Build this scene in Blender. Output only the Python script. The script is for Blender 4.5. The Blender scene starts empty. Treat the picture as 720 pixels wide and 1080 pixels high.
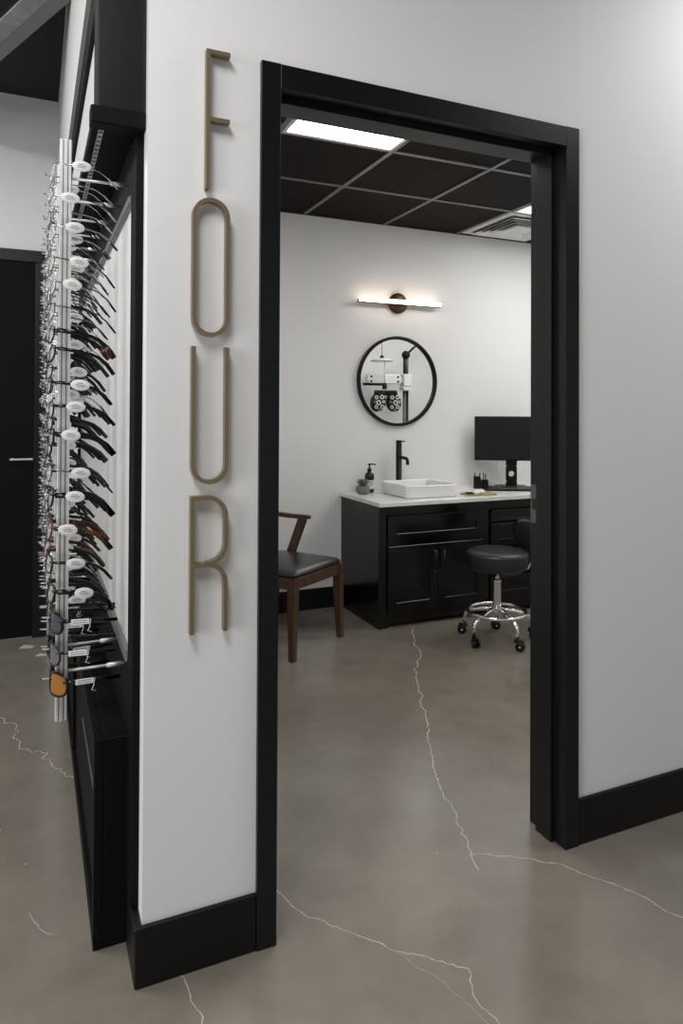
import bpy, bmesh, math, random
from mathutils import Vector, Matrix
random.seed(7)
PI = math.pi
S = bpy.context.scene
COL = S.collection

# ------------------------------------------------------------------ camera, world, lights, exposure
yaw, pitch, roll = 0.4193, 0.0105, 0.0046
fwd = Vector((math.sin(yaw)*math.cos(pitch), math.cos(yaw)*math.cos(pitch), math.sin(pitch)))
rgt = Vector((math.cos(yaw), -math.sin(yaw), 0)); upv = rgt.cross(fwd)
r2 = math.cos(roll)*rgt + math.sin(roll)*upv
u2 = -math.sin(roll)*rgt + math.cos(roll)*upv
cd = bpy.data.cameras.new('camera'); cam = bpy.data.objects.new('camera', cd); COL.objects.link(cam)
M4 = Matrix((r2, u2, -fwd)).transposed().to_4x4(); M4.translation = Vector((-0.5198, -1.6854, 1.3587))
cam.matrix_world = M4
cd.sensor_fit = 'VERTICAL'; cd.sensor_height = 36.0; cd.sensor_width = 24.0
cd.lens = 727.79/1080*36.0
cd.shift_y = (423.27-540)/1080
cd.clip_start = 0.05
S.camera = cam

w = bpy.data.worlds.new('world'); S.world = w; w.use_nodes = True
w.node_tree.nodes['Background'].inputs[0].default_value = (0.95, 0.97, 1, 1)
w.node_tree.nodes['Background'].inputs[1].default_value = 0.05

def area(name, loc, rot, sx, sy, power, color=(1, 0.97, 0.93)):
    l = bpy.data.lights.new(name, 'AREA'); l.shape = 'RECTANGLE'; l.size = sx; l.size_y = sy
    l.energy = power; l.color = color
    o = bpy.data.objects.new(name, l); COL.objects.link(o); o.location = loc; o.rotation_euler = rot
    return o
area('hall_light_east', (2.35, -0.62, 3.12), (0, 0, 0), 1.2, .6, 27, (1, .99, .98))
area('hall_light_west', (-0.9, -1.3, 3.12), (0, 0, 0), .6, 1.2, 37, (1, .99, .98))
area('hall_light_rear', (-1.9, 1.0, 3.12), (0, 0, 0), .6, 1.2, 50, (1, .99, .98))
area('west_fill_light', (-3.95, -1.7, 1.55), (PI/2, 0, -PI/2), 1.6, 2.2, 66, (0.98, 0.985, 1))  # added fill by the west wall, no window there; brightens left strip and display
area('exam_light', (3.25, 1.45, 2.655), (0, 0, 0), 0.56, 1.15, 16, (1, .985, .965))

S.view_settings.view_transform = 'Standard'; S.view_settings.look = 'None'
S.view_settings.gamma = 1.0; S.view_settings.use_curve_mapping = False
S.view_settings.exposure = 0.14

# ------------------------------------------------------------------ materials
def mat(name, col, rough=0.5, metal=0.0, spec=0.5, bump=0.0, bscale=200, vary=0.0, vscale=6, emit=0, ecol=None, coat=0, trans=0, alpha=1):
    m = bpy.data.materials.new(name); m.use_nodes = True
    nt = m.node_tree; b = nt.nodes['Principled BSDF']
    b.inputs['Base Color'].default_value = (*col, 1); b.inputs['Roughness'].default_value = rough
    b.inputs['Metallic'].default_value = metal; b.inputs['Specular IOR Level'].default_value = spec
    b.inputs['Coat Weight'].default_value = coat; b.inputs['Transmission Weight'].default_value = trans
    b.inputs['Alpha'].default_value = alpha
    if emit:
        b.inputs['Emission Color'].default_value = (*(ecol or col), 1); b.inputs['Emission Strength'].default_value = emit
    if vary or bump:
        tc = nt.nodes.new('ShaderNodeTexCoord')
    if vary:
        n = nt.nodes.new('ShaderNodeTexNoise'); n.inputs['Scale'].default_value = vscale; n.inputs['Detail'].default_value = 6
        nt.links.new(tc.outputs['Object'], n.inputs['Vector'])
        r = nt.nodes.new('ShaderNodeValToRGB')
        r.color_ramp.elements[0].position = 0.3; r.color_ramp.elements[1].position = 0.7
        r.color_ramp.elements[0].color = (*[max(0, c*(1-vary)) for c in col], 1)
        r.color_ramp.elements[1].color = (*[min(1, c*(1+vary)) for c in col], 1)
        nt.links.new(n.outputs['Fac'], r.inputs[0]); nt.links.new(r.outputs[0], b.inputs['Base Color'])
    if bump:
        n2 = nt.nodes.new('ShaderNodeTexNoise'); n2.inputs['Scale'].default_value = bscale; n2.inputs['Detail'].default_value = 3
        nt.links.new(tc.outputs['Object'], n2.inputs['Vector'])
        bp = nt.nodes.new('ShaderNodeBump'); bp.inputs['Strength'].default_value = bump; bp.inputs['Distance'].default_value = 0.002
        nt.links.new(n2.outputs['Fac'], bp.inputs['Height']); nt.links.new(bp.outputs[0], b.inputs['Normal'])
    return m

def concrete():
    m = bpy.data.materials.new('polished_concrete'); m.use_nodes = True
    nt = m.node_tree; b = nt.nodes['Principled BSDF']; L = nt.links
    tc = nt.nodes.new('ShaderNodeTexCoord')
    def noise(s, d, ro=0.6):
        n = nt.nodes.new('ShaderNodeTexNoise'); n.inputs['Scale'].default_value = s; n.inputs['Detail'].default_value = d
        n.inputs['Roughness'].default_value = ro; L.new(tc.outputs['Object'], n.inputs['Vector']); return n
    n1, n2, n3 = noise(1.6, 8), noise(7, 4, 0.55), noise(160, 2)
    a = nt.nodes.new('ShaderNodeMath'); a.operation = 'MULTIPLY_ADD'; a.inputs[1].default_value = 0.55
    L.new(n1.outputs['Fac'], a.inputs[0])
    k = nt.nodes.new('ShaderNodeMath'); k.operation = 'MULTIPLY'; k.inputs[1].default_value = 0.35; L.new(n2.outputs['Fac'], k.inputs[0])
    L.new(k.outputs[0], a.inputs[2])
    a2 = nt.nodes.new('ShaderNodeMath'); a2.operation = 'MULTIPLY_ADD'; a2.inputs[1].default_value = 0.17
    L.new(n3.outputs['Fac'], a2.inputs[0]); L.new(a.outputs[0], a2.inputs[2])
    r = nt.nodes.new('ShaderNodeValToRGB'); L.new(a2.outputs[0], r.inputs[0])
    r.color_ramp.elements[0].position = 0.36; r.color_ramp.elements[1].position = 0.66
    r.color_ramp.elements[0].color = (0.155, 0.136, 0.112, 1); r.color_ramp.elements[1].color = (0.235, 0.209, 0.175, 1)
    L.new(r.outputs[0], b.inputs['Base Color'])
    rr = nt.nodes.new('ShaderNodeMapRange'); rr.inputs[3].default_value = 0.17; rr.inputs[4].default_value = 0.28
    L.new(n2.outputs['Fac'], rr.inputs[0]); L.new(rr.outputs[0], b.inputs['Roughness'])
    b.inputs['Specular IOR Level'].default_value = 0.9
    return m

def slats():
    m = mat('white_grooved_panel', (0.80, 0.80, 0.79), 0.45)
    nt = m.node_tree; b = nt.nodes['Principled BSDF']
    tc = nt.nodes.new('ShaderNodeTexCoord'); wv = nt.nodes.new('ShaderNodeTexWave')
    wv.bands_direction = 'Y'; wv.inputs['Scale'].default_value = 14; wv.inputs['Distortion'].default_value = 0.4
    wv.inputs['Detail'].default_value = 1
    nt.links.new(tc.outputs['Object'], wv.inputs['Vector'])
    bp = nt.nodes.new('ShaderNodeBump'); bp.inputs['Strength'].default_value = 0.4; bp.inputs['Distance'].default_value = 0.003
    nt.links.new(wv.outputs['Fac'], bp.inputs['Height']); nt.links.new(bp.outputs[0], b.inputs['Normal'])
    return m

def wood():
    m = mat('dark_walnut', (0.085, 0.035, 0.018), 0.38)
    nt = m.node_tree; b = nt.nodes['Principled BSDF']; L = nt.links
    tc = nt.nodes.new('ShaderNodeTexCoord'); mp = nt.nodes.new('ShaderNodeMapping'); mp.inputs['Scale'].default_value = (30, 30, 3)
    n = nt.nodes.new('ShaderNodeTexNoise'); n.inputs['Scale'].default_value = 2.0; n.inputs['Detail'].default_value = 6
    L.new(tc.outputs['Object'], mp.inputs[0]); L.new(mp.outputs[0], n.inputs['Vector'])
    r = nt.nodes.new('ShaderNodeValToRGB'); L.new(n.outputs['Fac'], r.inputs[0])
    r.color_ramp.elements[0].position = .3; r.color_ramp.elements[1].position = .7
    r.color_ramp.elements[0].color = (0.036, 0.017, 0.009, 1); r.color_ramp.elements[1].color = (0.105, 0.050, 0.026, 1)
    L.new(r.outputs[0], b.inputs['Base Color'])
    return m

def tortoise():
    m = mat('tortoiseshell', (0.12, 0.03, 0.01), 0.2)
    nt = m.node_tree; b = nt.nodes['Principled BSDF']; L = nt.links
    tc = nt.nodes.new('ShaderNodeTexCoord'); n = nt.nodes.new('ShaderNodeTexNoise'); n.inputs['Scale'].default_value = 60
    L.new(tc.outputs['Object'], n.inputs['Vector'])
    r = nt.nodes.new('ShaderNodeValToRGB'); L.new(n.outputs['Fac'], r.inputs[0])
    r.color_ramp.elements[0].position = .42; r.color_ramp.elements[1].position = .6
    r.color_ramp.elements[0].color = (0.02, 0.008, 0.005, 1); r.color_ramp.elements[1].color = (0.12, 0.034, 0.010, 1)
    L.new(r.outputs[0], b.inputs['Base Color'])
    return m

WALL = mat('white_wall_paint', (0.80, 0.80, 0.80), 0.6, spec=0.3, bump=0.12, bscale=90)
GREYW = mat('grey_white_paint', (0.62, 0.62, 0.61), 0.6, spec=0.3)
CONC = concrete()
CRACK = mat('pale_crack', (0.46, 0.44, 0.40), 0.7)
BLACK = mat('satin_black_paint', (0.0055, 0.006, 0.0065), 0.34, spec=.35, bump=0.05, bscale=40)
FXBLACK = mat('dull_black_laminate', (0.004, 0.004, 0.0042), 0.6, spec=.12)
BASEB = mat('black_baseboard_paint', (0.004, 0.004, 0.0042), 0.45, spec=.3)
BLACKCEIL = mat('black_ceiling', (0.012, 0.012, 0.012), 0.8)
TILE = mat('dark_ceiling_tile', (0.011, 0.0078, 0.0060), 0.75, spec=.12, bump=0.5, bscale=160, vary=0.35, vscale=60)
PLATE = mat('dark_bronze_plate', (.12, .12, .12), .4, metal=.5)
GRID = mat('ceiling_grid_metal', (0.17, 0.155, 0.148), 0.4)
PANEL_EMIT = mat('light_diffuser', (1, 1, 1), 0.5, emit=8.0, ecol=(1, 0.98, 0.95))
WHITEMETAL = mat('white_metal', (0.75, 0.75, 0.74), 0.4)
BRASS = mat('aged_brass', (0.29, 0.232, 0.147), 0.40, metal=0.7, spec=0.4)
CHROME = mat('chrome', (0.80, 0.80, 0.80), 0.10, metal=1)
ALU = mat('brushed_aluminium', (0.78, 0.78, 0.77), 0.38, metal=0.55)
ALUDARK = mat('dark_groove', (0.22, 0.22, 0.22), 0.4, metal=0.6)
SLAT = slats()
SIGN = mat('white_header_panel', (0.60, 0.60, 0.59), 0.5)
MOULD = mat('grey_moulding', (0.16, 0.16, 0.16), 0.4)
CAB = mat('black_lacquer', (0.0028, 0.0028, 0.003), 0.2, spec=.4)
QUARTZ = mat('white_quartz', (0.78, 0.78, 0.77), 0.18, vary=0.03, vscale=5)
CERAMIC = mat('white_ceramic', (0.82, 0.82, 0.81), 0.12)
MBLACK = mat('matte_black', (0.005, 0.005, 0.005), 0.42, spec=.25)
GLOSSB = mat('gloss_black_plastic', (0.004, 0.004, 0.0045), 0.16, spec=.4)
SCREEN = mat('dark_screen', (0.006, 0.0065, 0.007), 0.3, spec=.4)
VINYL = mat('black_vinyl', (0.016, 0.016, 0.017), 0.36, bump=0.1, bscale=300)
LEATHER = mat('black_leather', (0.020, 0.020, 0.022), 0.30, bump=0.15, bscale=260)
WOOD = wood()
MIRROR = mat('mirror_glass', (0.90, 0.90, 0.90), 0.0, metal=1)
BRONZE = mat('bronze', (0.10, 0.055, 0.030), 0.35, metal=0.8)
TUBE = mat('sconce_tube', (1, 0.85, 0.72), 0.4, emit=8, ecol=(1, 0.80, 0.64))
POTM = mat('grey_cement_pot', (0.17, 0.17, 0.16), 0.7, vary=0.2, vscale=60)
SUCC = mat('succulent_leaf', (0.13, 0.145, 0.115), 0.5, vary=0.3, vscale=40)
LABEL = mat('white_label', (0.72, 0.72, 0.70), 0.5)
GREYTXT = mat('grey_print', (0.12, 0.12, 0.12), 0.6)
BAMBOO = mat('bamboo_tray', (0.40, 0.33, 0.17), 0.5, vary=0.2, vscale=30)
PAPER = mat('white_paper', (0.80, 0.79, 0.76), 0.7)
TAG = mat('white_tag', (0.78, 0.78, 0.77), 0.45)
CLEARPL = mat('clear_plastic', (0.75, 0.75, 0.75), 0.1, trans=0.6)
TORT = tortoise()
POLE = mat('grey_enamel', (.10, .10, .10), .5)
DUCTG = mat('galvanised_grey', (.26, .26, .26), .5, vary=.25, vscale=12)
GUN = mat('gunmetal', (0.10, 0.10, 0.10), 0.25, metal=0.9)
SILVER = mat('silver_wire', (0.62, 0.62, 0.62), 0.2, metal=1)
AMBER = mat('amber_lens', (0.33, 0.13, 0.016), 0.08, coat=0.5)
MIRLENS = mat('mirrored_blue_lens', (0.42, 0.42, 0.52), 0.10, metal=0.9)
GREYLENS = mat('smoke_lens', (0.10, 0.10, 0.13), 0.06, metal=0.4)
LOGOBLUE = mat('blue_logo_dot', (0.10, 0.12, 0.55), 0.4)

def lensmat():
    m = bpy.data.materials.new('clear_lens'); m.use_nodes = True; nt = m.node_tree
    b = nt.nodes['Principled BSDF']; out = nt.nodes['Material Output']
    b.inputs['Base Color'].default_value = (.8, .8, .8, 1); b.inputs['Roughness'].default_value = 0.03
    b.inputs['Metallic'].default_value = 0.3
    t = nt.nodes.new('ShaderNodeBsdfTransparent'); mx = nt.nodes.new('ShaderNodeMixShader'); mx.inputs[0].default_value = 0.42
    nt.links.new(t.outputs[0], mx.inputs[1]); nt.links.new(b.outputs[0], mx.inputs[2]); nt.links.new(mx.outputs[0], out.inputs[0])
    return m
LENS = lensmat()

# ------------------------------------------------------------------ mesh helpers
class MB:
    def __init__(s): s.bm = bmesh.new(); s.mats = []
    def mi(s, m):
        if m not in s.mats: s.mats.append(m)
        return s.mats.index(m)
    def _fin(s, faces, m, smooth):
        i = s.mi(m)
        for f in faces: f.material_index = i; f.smooth = smooth
    def box(s, a, b, m, bev=0.0, M=None, seg=1):
        x0, y0, z0 = a; x1, y1, z1 = b
        t = bmesh.new()
        vs = [t.verts.new((x, y, z)) for x in (x0, x1) for y in (y0, y1) for z in (z0, z1)]
        for q in ((0, 1, 3, 2), (4, 6, 7, 5), (0, 4, 5, 1), (2, 3, 7, 6), (0, 2, 6, 4), (1, 5, 7, 3)): t.faces.new([vs[i] for i in q])
        bmesh.ops.recalc_face_normals(t, faces=t.faces[:])
        if bev > 0: bmesh.ops.bevel(t, geom=t.edges[:], offset=bev, segments=seg, profile=0.5, affect='EDGES')
        s.merge(t, m, M, smooth=False); return s
    def merge(s, t, m, M=None, smooth=False):
        i = s.mi(m); mp = {}
        for v in t.verts: mp[v] = s.bm.verts.new(M @ v.co if M else v.co)
        for f in t.faces:
            try: g = s.bm.faces.new([mp[v] for v in f.verts])
            except ValueError: continue
            g.material_index = i; g.smooth = smooth
        t.free()
    def lathe(s, prof, m, seg=32, M=None, smooth=True, closed=False):
        t = bmesh.new(); rings = []
        for r, z in prof:
            if r < 1e-6: rings.append([t.verts.new((0, 0, z))])
            else: rings.append([t.verts.new((r*math.cos(2*PI*k/seg), r*math.sin(2*PI*k/seg), z)) for k in range(seg)])
        pr = list(zip(rings, rings[1:]))
        if closed: pr.append((rings[-1], rings[0]))
        for A, B in pr:
            for k in range(seg):
                l = (k+1) % seg
                if len(A) == 1 and len(B) == 1: continue
                if len(A) == 1: t.faces.new((A[0], B[k], B[l]))
                elif len(B) == 1: t.faces.new((A[k], B[0], A[l]))
                else: t.faces.new((A[k], B[k], B[l], A[l]))
        bmesh.ops.recalc_face_normals(t, faces=t.faces[:])
        s.merge(t, m, M, smooth); return s
    def sweep(s, pts, rad, m, seg=8, closed=False, smooth=True, M=None, flat=None, up=None, square=False):
        # rad: float or list; flat: (a,b) scale of section along the two section axes
        P = [Vector(p) for p in pts]; n = len(P); t = bmesh.new(); rings = []
        U = Vector(up) if up else None
        prev = None
        for i in range(n):
            if closed: d = (P[(i+1) % n]-P[i-1])
            elif i == 0: d = P[1]-P[0]
            elif i == n-1: d = P[-1]-P[-2]
            else: d = (P[i+1]-P[i]).normalized()+(P[i]-P[i-1]).normalized()
            d.normalize()
            if U is not None: a = U.cross(d)
            elif prev is None:
                a = Vector((0, 0, 1)).cross(d)
                if a.length < 1e-3: a = Vector((1, 0, 0)).cross(d)
            else: a = prev - d*prev.dot(d)
            a.normalize(); prev = a; b = d.cross(a)
            r = rad[i] if isinstance(rad, (list, tuple)) else rad
            fa, fb = flat if flat else (1, 1)
            miter = 1.0
            if square:
                if closed or 0 < i < n-1:
                    d1 = (P[(i+1) % n]-P[i]).normalized(); c = d.dot(d1); miter = 1/max(c, .4)
                ring = [P[i]+a*(fa*r*sx*miter)+b*(fb*r*sy) for sx, sy in ((1, 1), (-1, 1), (-1, -1), (1, -1))]
            else: ring = [P[i]+a*(fa*r*math.cos(2*PI*k/seg))+b*(fb*r*math.sin(2*PI*k/seg)) for k in range(seg)]
            rings.append([t.verts.new(q) for q in ring])
        N = 4 if square else seg
        pr = list(zip(rings, rings[1:]))
        if closed: pr.append((rings[-1], rings[0]))
        for A, B in pr:
            for k in range(N): t.faces.new((A[k], A[(k+1) % N], B[(k+1) % N], B[k]))
        if not closed:
            t.faces.new(rings[0][::-1]); t.faces.new(rings[-1])
        bmesh.ops.recalc_face_normals(t, faces=t.faces[:])
        s.merge(t, m, M, smooth and not square); return s
    def cyl(s, p, q, r, m, seg=16, r2=None):
        return s.sweep([p, q], [r, r if r2 is None else r2], m, seg)
    def prism(s, pts2, m, axis, a, b, bev=0, M=None):
        # polygon pts2 in the plane normal to axis, extruded from a to b
        def mk(u, v, k):
            return {'x': (k, u, v), 'y': (u, k, v), 'z': (u, v, k)}[axis]
        t = bmesh.new()
        A = [t.verts.new(mk(u, v, a)) for u, v in pts2]; B = [t.verts.new(mk(u, v, b)) for u, v in pts2]
        t.faces.new(A); t.faces.new(B[::-1]); n = len(A)
        for k in range(n): t.faces.new((A[k], A[(k+1) % n], B[(k+1) % n], B[k]))
        bmesh.ops.recalc_face_normals(t, faces=t.faces[:])
        if bev: bmesh.ops.bevel(t, geom=t.edges[:], offset=bev, segments=2, profile=.5, affect='EDGES')
        s.merge(t, m, M); return s
    def ball(s, c, r, m, sc=(1, 1, 1), seg=16, M=None):
        t = bmesh.new(); bmesh.ops.create_uvsphere(t, u_segments=seg, v_segments=max(6, seg//2), radius=r)
        for v in t.verts: v.co = Vector((v.co.x*sc[0], v.co.y*sc[1], v.co.z*sc[2]))+Vector(c)
        s.merge(t, m, M, True); return s
    def build(s, name, parent=None):
        me = bpy.data.meshes.new(name); s.bm.to_mesh(me); s.bm.free()
        for m in s.mats: me.materials.append(m)
        o = bpy.data.objects.new(name, me); COL.objects.link(o)
        if parent: o.parent = parent
        return o

def tag(o, label, cat, group=None):
    o['label'] = label; o['category'] = cat
    if group: o['group'] = group
    return o
def thing(name, label, cat, loc=(0, 0, 0), rz=0, group=None):
    o = bpy.data.objects.new(name, None); COL.objects.link(o); o.empty_display_size = 0.1
    o.location = loc; o.rotation_euler = (0, 0, rz)
    return tag(o, label, cat, group)
def struct(mb, name, label=None):
    o = mb.build(name); o['kind'] = 'structure'
    if label: o['label'] = label
    return o
def lab(o, t): o['label'] = t; return o
def copy_tree(o, parent=None):
    c = o.copy(); COL.objects.link(c)
    if parent: c.parent = parent
    for ch in list(o.children): copy_tree(ch, c)
    return c

# ------------------------------------------------------------------ the setting
XE = 3.75          # east wall of the exam room
YB = 2.675         # back wall of the exam room
XL = -0.277        # left return of the front wall (display side)
HC = 3.2           # hall ceiling
RC = 2.67          # exam room ceiling

fl = MB(); fl.box((-4, -5, -0.1), (4.5, 2.95, 0), CONC)
def crack(pts, wd, seed, amp=0.011):
    rnd = random.Random(seed); P = [Vector((x, y)) for x, y in pts]; out = []
    for a, b in zip(P, P[1:]):
        L = (b-a).length; n = max(2, int(L/0.012)); nrm = Vector((-(b-a).y, (b-a).x)).normalized(); off = 0
        for k in range(n):
            f = k/n; off = off*0.7+rnd.uniform(-amp, amp)*0.75
            out.append(a.lerp(b, f)+nrm*off*math.sin(PI*min(1, f*3, (1-f)*3)*.5))
    out.append(P[-1]); i = fl.mi(CRACK); prev = None
    for k, q in enumerate(out):
        d = (out[min(k+1, len(out)-1)]-out[max(k-1, 0)]).normalized(); nv = Vector((-d.y, d.x))
        ww = wd*rnd.uniform(.45, 1.25)
        v1 = fl.bm.verts.new((*(q+nv*ww/2), .0004)); v2 = fl.bm.verts.new((*(q-nv*ww/2), .0004))
        if prev:
            f = fl.bm.faces.new((prev[0], v1, v2, prev[1])); f.material_index = i
            if f.normal.z < 0: f.normal_flip()
        prev = (v1, v2)
crack([(1.637, 2.054), (1.50, 1.80), (1.44, 1.62), (1.30, 1.46), (1.235, 1.311), (1.06, 0.93), (0.93, 0.68), (0.829, 0.458), (0.79, .30), (0.72, 0.111), (.69, .02)], .0046, 3)
crack([(0.704, 0.089), (0.78, .047), (0.859, 0.002), (0.93, -.06), (0.993, -0.165), (1.04, -.25), (1.073, -0.353), (1.2, -.5)], .0038, 5, .006)
crack([(0.09, .25), (0.117, 0.176), (0.14, .09), (0.179, 0.032), (.25, -.06), (0.32, -0.152), (.39, -.21), (0.455, -0.27), (0.438, -0.30), (.42, -.36), (.44, -.46)], .0032, 8, .007)
crack([(.32, -.152), (.38, -.28), (.40, -.36), (.41, -.42)], .0012, 12, .006)
crack([(-0.75, 1.80), (-0.642, 1.691), (-.575, 1.58), (-.56, 1.40), (-0.53, 1.33), (-0.459, 1.278), (-.44, 1.15), (-0.377, 1.038)], .004, 9, .02)
crack([(-.19, .03), (-0.19, -0.006), (-.178, -.05), (-.18, -.09), (-0.164, -0.145), (-.17, -.2)], .0028, 14, .006)
crack([(-.52, .36), (-.49, .28), (-.455, .25)], .002, 16, .008)
rnd = random.Random(21)
for k in range(34):
    x, y = rnd.uniform(.1, 2.0), rnd.uniform(-.3, 2.0); r = rnd.uniform(.001, .0026)
    if k < 9: x, y = rnd.uniform(-.75, -.45), rnd.uniform(.3, 2.6); r *= 1.5
    f = fl.bm.faces.new([fl.bm.verts.new((x+r*math.cos(a), y+r*math.sin(a)*rnd.uniform(.6, 1), .0004)) for a in (0, 1.2, 2.3, 3.4, 4.6, 5.4)])
    f.material_index = fl.mi(CRACK)
for x, y, r in ((-.545, 2.62, .045), (-.47, 2.45, .035)):
    f = fl.bm.faces.new([fl.bm.verts.new((x+r*math.cos(a)*q, y+r*math.sin(a)*q, .0004)) for a, q in ((0, 1), (.9, .7), (1.8, 1), (2.6, .8), (3.5, 1), (4.4, .6), (5.4, .9))])
    f.material_index = fl.mi(CRACK)
struct(fl, 'floor', 'polished grey-brown concrete floor with pale hairline cracks')

DX0, DX1, DZ = 0.052, 0.990, 2.172     # rough opening inside the frame faces
b = MB()
b.box((XL, 0, 0), (0.02, .14, HC), WALL); b.box((1.02, 0, 0), (4.5, .14, HC), WALL); b.box((0.02, 0, 2.2), (1.02, .14, HC), WALL)
struct(b, 'wall_front', 'white wall around the black doorway')
b = MB(); b.box((XL, .14, 0), (-.15, 2.8, HC), WALL); struct(b, 'wall_left')
b = MB(); b.box((-.15, YB, 0), (XE+.12, 2.8, HC), WALL); struct(b, 'wall_back')
b = MB(); b.box((XE, .14, 0), (XE+.12, YB, HC), WALL); struct(b, 'wall_right')
b = MB(); b.box((-4, 2.8, 0), (XL, 2.95, HC), WALL); struct(b, 'wall_rear')
b = MB(); b.box((-4.12, -5, 0), (-4, 2.95, HC), WALL); struct(b, 'wall_west')
b = MB(); b.box((-4.12, -5.12, 0), (4.62, -5, HC), WALL); struct(b, 'wall_south')
b = MB(); b.box((4.5, -5, 0), (4.62, .14, HC), WALL); struct(b, 'wall_east')
b = MB(); b.box((-4.12, -5.12, HC), (4.62, 2.95, HC+.1), BLACKCEIL); struct(b, 'ceiling_hall', 'black hall ceiling')
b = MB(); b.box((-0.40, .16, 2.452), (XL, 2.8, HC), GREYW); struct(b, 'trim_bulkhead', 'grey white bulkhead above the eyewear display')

# suspended ceiling: tiles and grid
GX, GY, T = 1.138, 2.023, .61
b = MB(); b.box((-.15, .14, RC+.004), (XE, YB, RC+.05), TILE)
xs = [GX+k*T for k in range(-2, 5)]; ys = [GY-k*T for k in range(0, 4)]
for x in xs: b.box((x-.012, .14, RC-.002), (x+.012, YB, RC+.006), GRID)
for y in ys: b.box((-.15, y-.012, RC-.0025), (XE, y+.012, RC+.006), GRID)
for a_, c_ in (((-.15, YB-.02, RC-.002), (XE, YB, RC+.006)), ((-.15, .14, RC-.002), (XE, .16, RC+.006)), ((-.15, .14, RC-.002), (-.13, YB, RC+.006)), ((XE-.02, .14, RC-.002), (XE, YB, RC+.006))):
    b.box(a_, c_, BASEB)
struct(b, 'ceiling', 'black suspended tile ceiling with a thin metal grid')

# baseboards
def bboard(mb, a, c): mb.box(a, c, BASEB, .003)
b = MB(); bboard(b, (-.295, -.012, 0), (0.0, .0, .142)); struct(b, 'baseboard_front_left')
b = MB(); bboard(b, (-.295, 0.0, 0), (XL, .145, .142)); struct(b, 'baseboard_return')
b = MB(); bboard(b, (1.042, -.012, 0), (4.5, 0, .142)); struct(b, 'baseboard_front_right')
b = MB(); bboard(b, (-.15, YB-.012, 0), (1.425, YB, .14)); struct(b, 'baseboard_back')
b = MB(); bboard(b, (-.15, .16, 0), (-.138, YB-.012, .14)); struct(b, 'baseboard_left')
b = MB(); bboard(b, (XE-.012, .16, 0), (XE, YB-.012, .14)); struct(b, 'baseboard_right')

# door frame: pressed metal frame with double rabbet
def frame_profile(side):
    # (x, y) outline of one jamb; side=+1 right jamb, -1 left jamb
    xo, xi = (1.040, 0.988) if side > 0 else (0.0, 0.052)
    s = side
    return [(xo, -.014), (xi, -.014), (xi, .036), (xi-s*.016, .036), (xi-s*.016, .108), (xi, .108), (xi, .154), (xo, .154), (xo, .141), (1.02 if s > 0 else .02, .141), (1.02 if s > 0 else .02, -.0005), (xo, -.0005)]
b = MB()
for s in (-1, 1):
    b.prism(frame_profile(s), BLACK, 'z', 0, 2.242, bev=.0008)
hp = [(-.014, 2.241), (-.014, 2.180), (.036, 2.180), (.036, 2.164), (.108, 2.164), (.108, 2.180), (.154, 2.180), (.154, 2.241), (.141, 2.241), (.141, 2.2), (-.0005, 2.2), (-.0005, 2.241)]
b.prism(hp, BLACK, 'x', .0521, .9879, bev=.0008)
dfr = struct(b, 'door_1', 'black metal door frame around the open doorway')
b = MB(); b.box((.985, .112, .985), (.9885, .150, 1.11), PLATE, .001); b.box((.9845, .122, 1.03), (.986, .142, 1.065), BLACKCEIL)
lab(b.build('strike_plate', dfr), 'small dark metal strike plate on right jamb')

# hall door at the far left
b = MB()
b.box((-1.40, 2.775, 2.215), (-.44, 2.80, 2.285), BLACK, .003); b.box((-.52, 2.775, 0), (-.44, 2.80, 2.215), BLACK, .003); b.box((-1.42, 2.775, 0), (-1.34, 2.80, 2.215), BLACK, .003)
d2 = struct(b, 'door_2', 'plain black hall door with black frame and silver lever, far left')
b = MB(); b.box((-1.34, 2.785, .008), (-.52, 2.80, 2.215), FXBLACK, .002); b.build('door_leaf', d2)
b = MB(); b.cyl((-.632, 2.785, 1.055), (-.632, 2.75, 1.055), .007, ALU); b.box((-.645, 2.738, 1.049), (-.522, 2.750, 1.060), ALU, .002); lab(b.build('door_handle', d2), 'silver lever handle')

# ceiling beam in the hall
b = MB()
# runs away to the left under the ceiling
bdir = Vector((-.113, .266, 0)).normalized(); ang = math.atan2(bdir.y, bdir.x)
MX = Matrix.Translation((-.565, 1.44, 2.95)) @ Matrix.Rotation(ang, 4, 'Z')
b.box((-1.6, .0, 0), (1.15, .075, .010), DUCTG, .002, MX); b.box((-1.6, -.055, -.004), (1.15, .0, .010), MOULD, .002, MX); b.box((-1.6, -.01, .009), (1.15, .01, .13), BLACKCEIL, 0, MX)
for k in range(4): b.box((-1.4+.7*k, .01, .11), (-1.36+.7*k, .05, .25), MOULD, 0, MX)
tag(b.build('ceiling_duct'), 'grey sheet metal duct under the black hall ceiling, top left', 'duct')

# ------------------------------------------------------------------ ceiling fixtures of the exam room
def ceil_light(x0, y0, x1, y1, label):
    t = thing('ceiling_light', label, 'ceiling light', ((x0+x1)/2, (y0+y1)/2, RC-.003), 0, 'recessed ceiling lights')
    hx, hy = (x1-x0)/2-.013, (y1-y0)/2-.013
    b = MB()
    for a, c in (((-hx, -hy, -.004), (hx, -hy+.018, .006)), ((-hx, hy-.018, -.004), (hx, hy, .006)), ((-hx, -hy+.018, -.004), (-hx+.018, hy-.018, .006)), ((hx-.018, -hy+.018, -.004), (hx, hy-.018, .006))): b.box(a, c, WHITEMETAL, .001)
    b.build('frame', t)
    b = MB(); b.box((-hx+.018, -hy+.018, -.001), (hx-.018, hy-.018, .003), PANEL_EMIT); b.build('diffuser', t)
ceil_light(GX-T, GY-3*T, GX, GY-T, 'wide glowing light panel at the ceiling\'s left, just inside the doorway')
ceil_light(GX+2*T, GY-T, GX+3*T, GY, 'light panel whose corner shows beside the ceiling vent')
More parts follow.
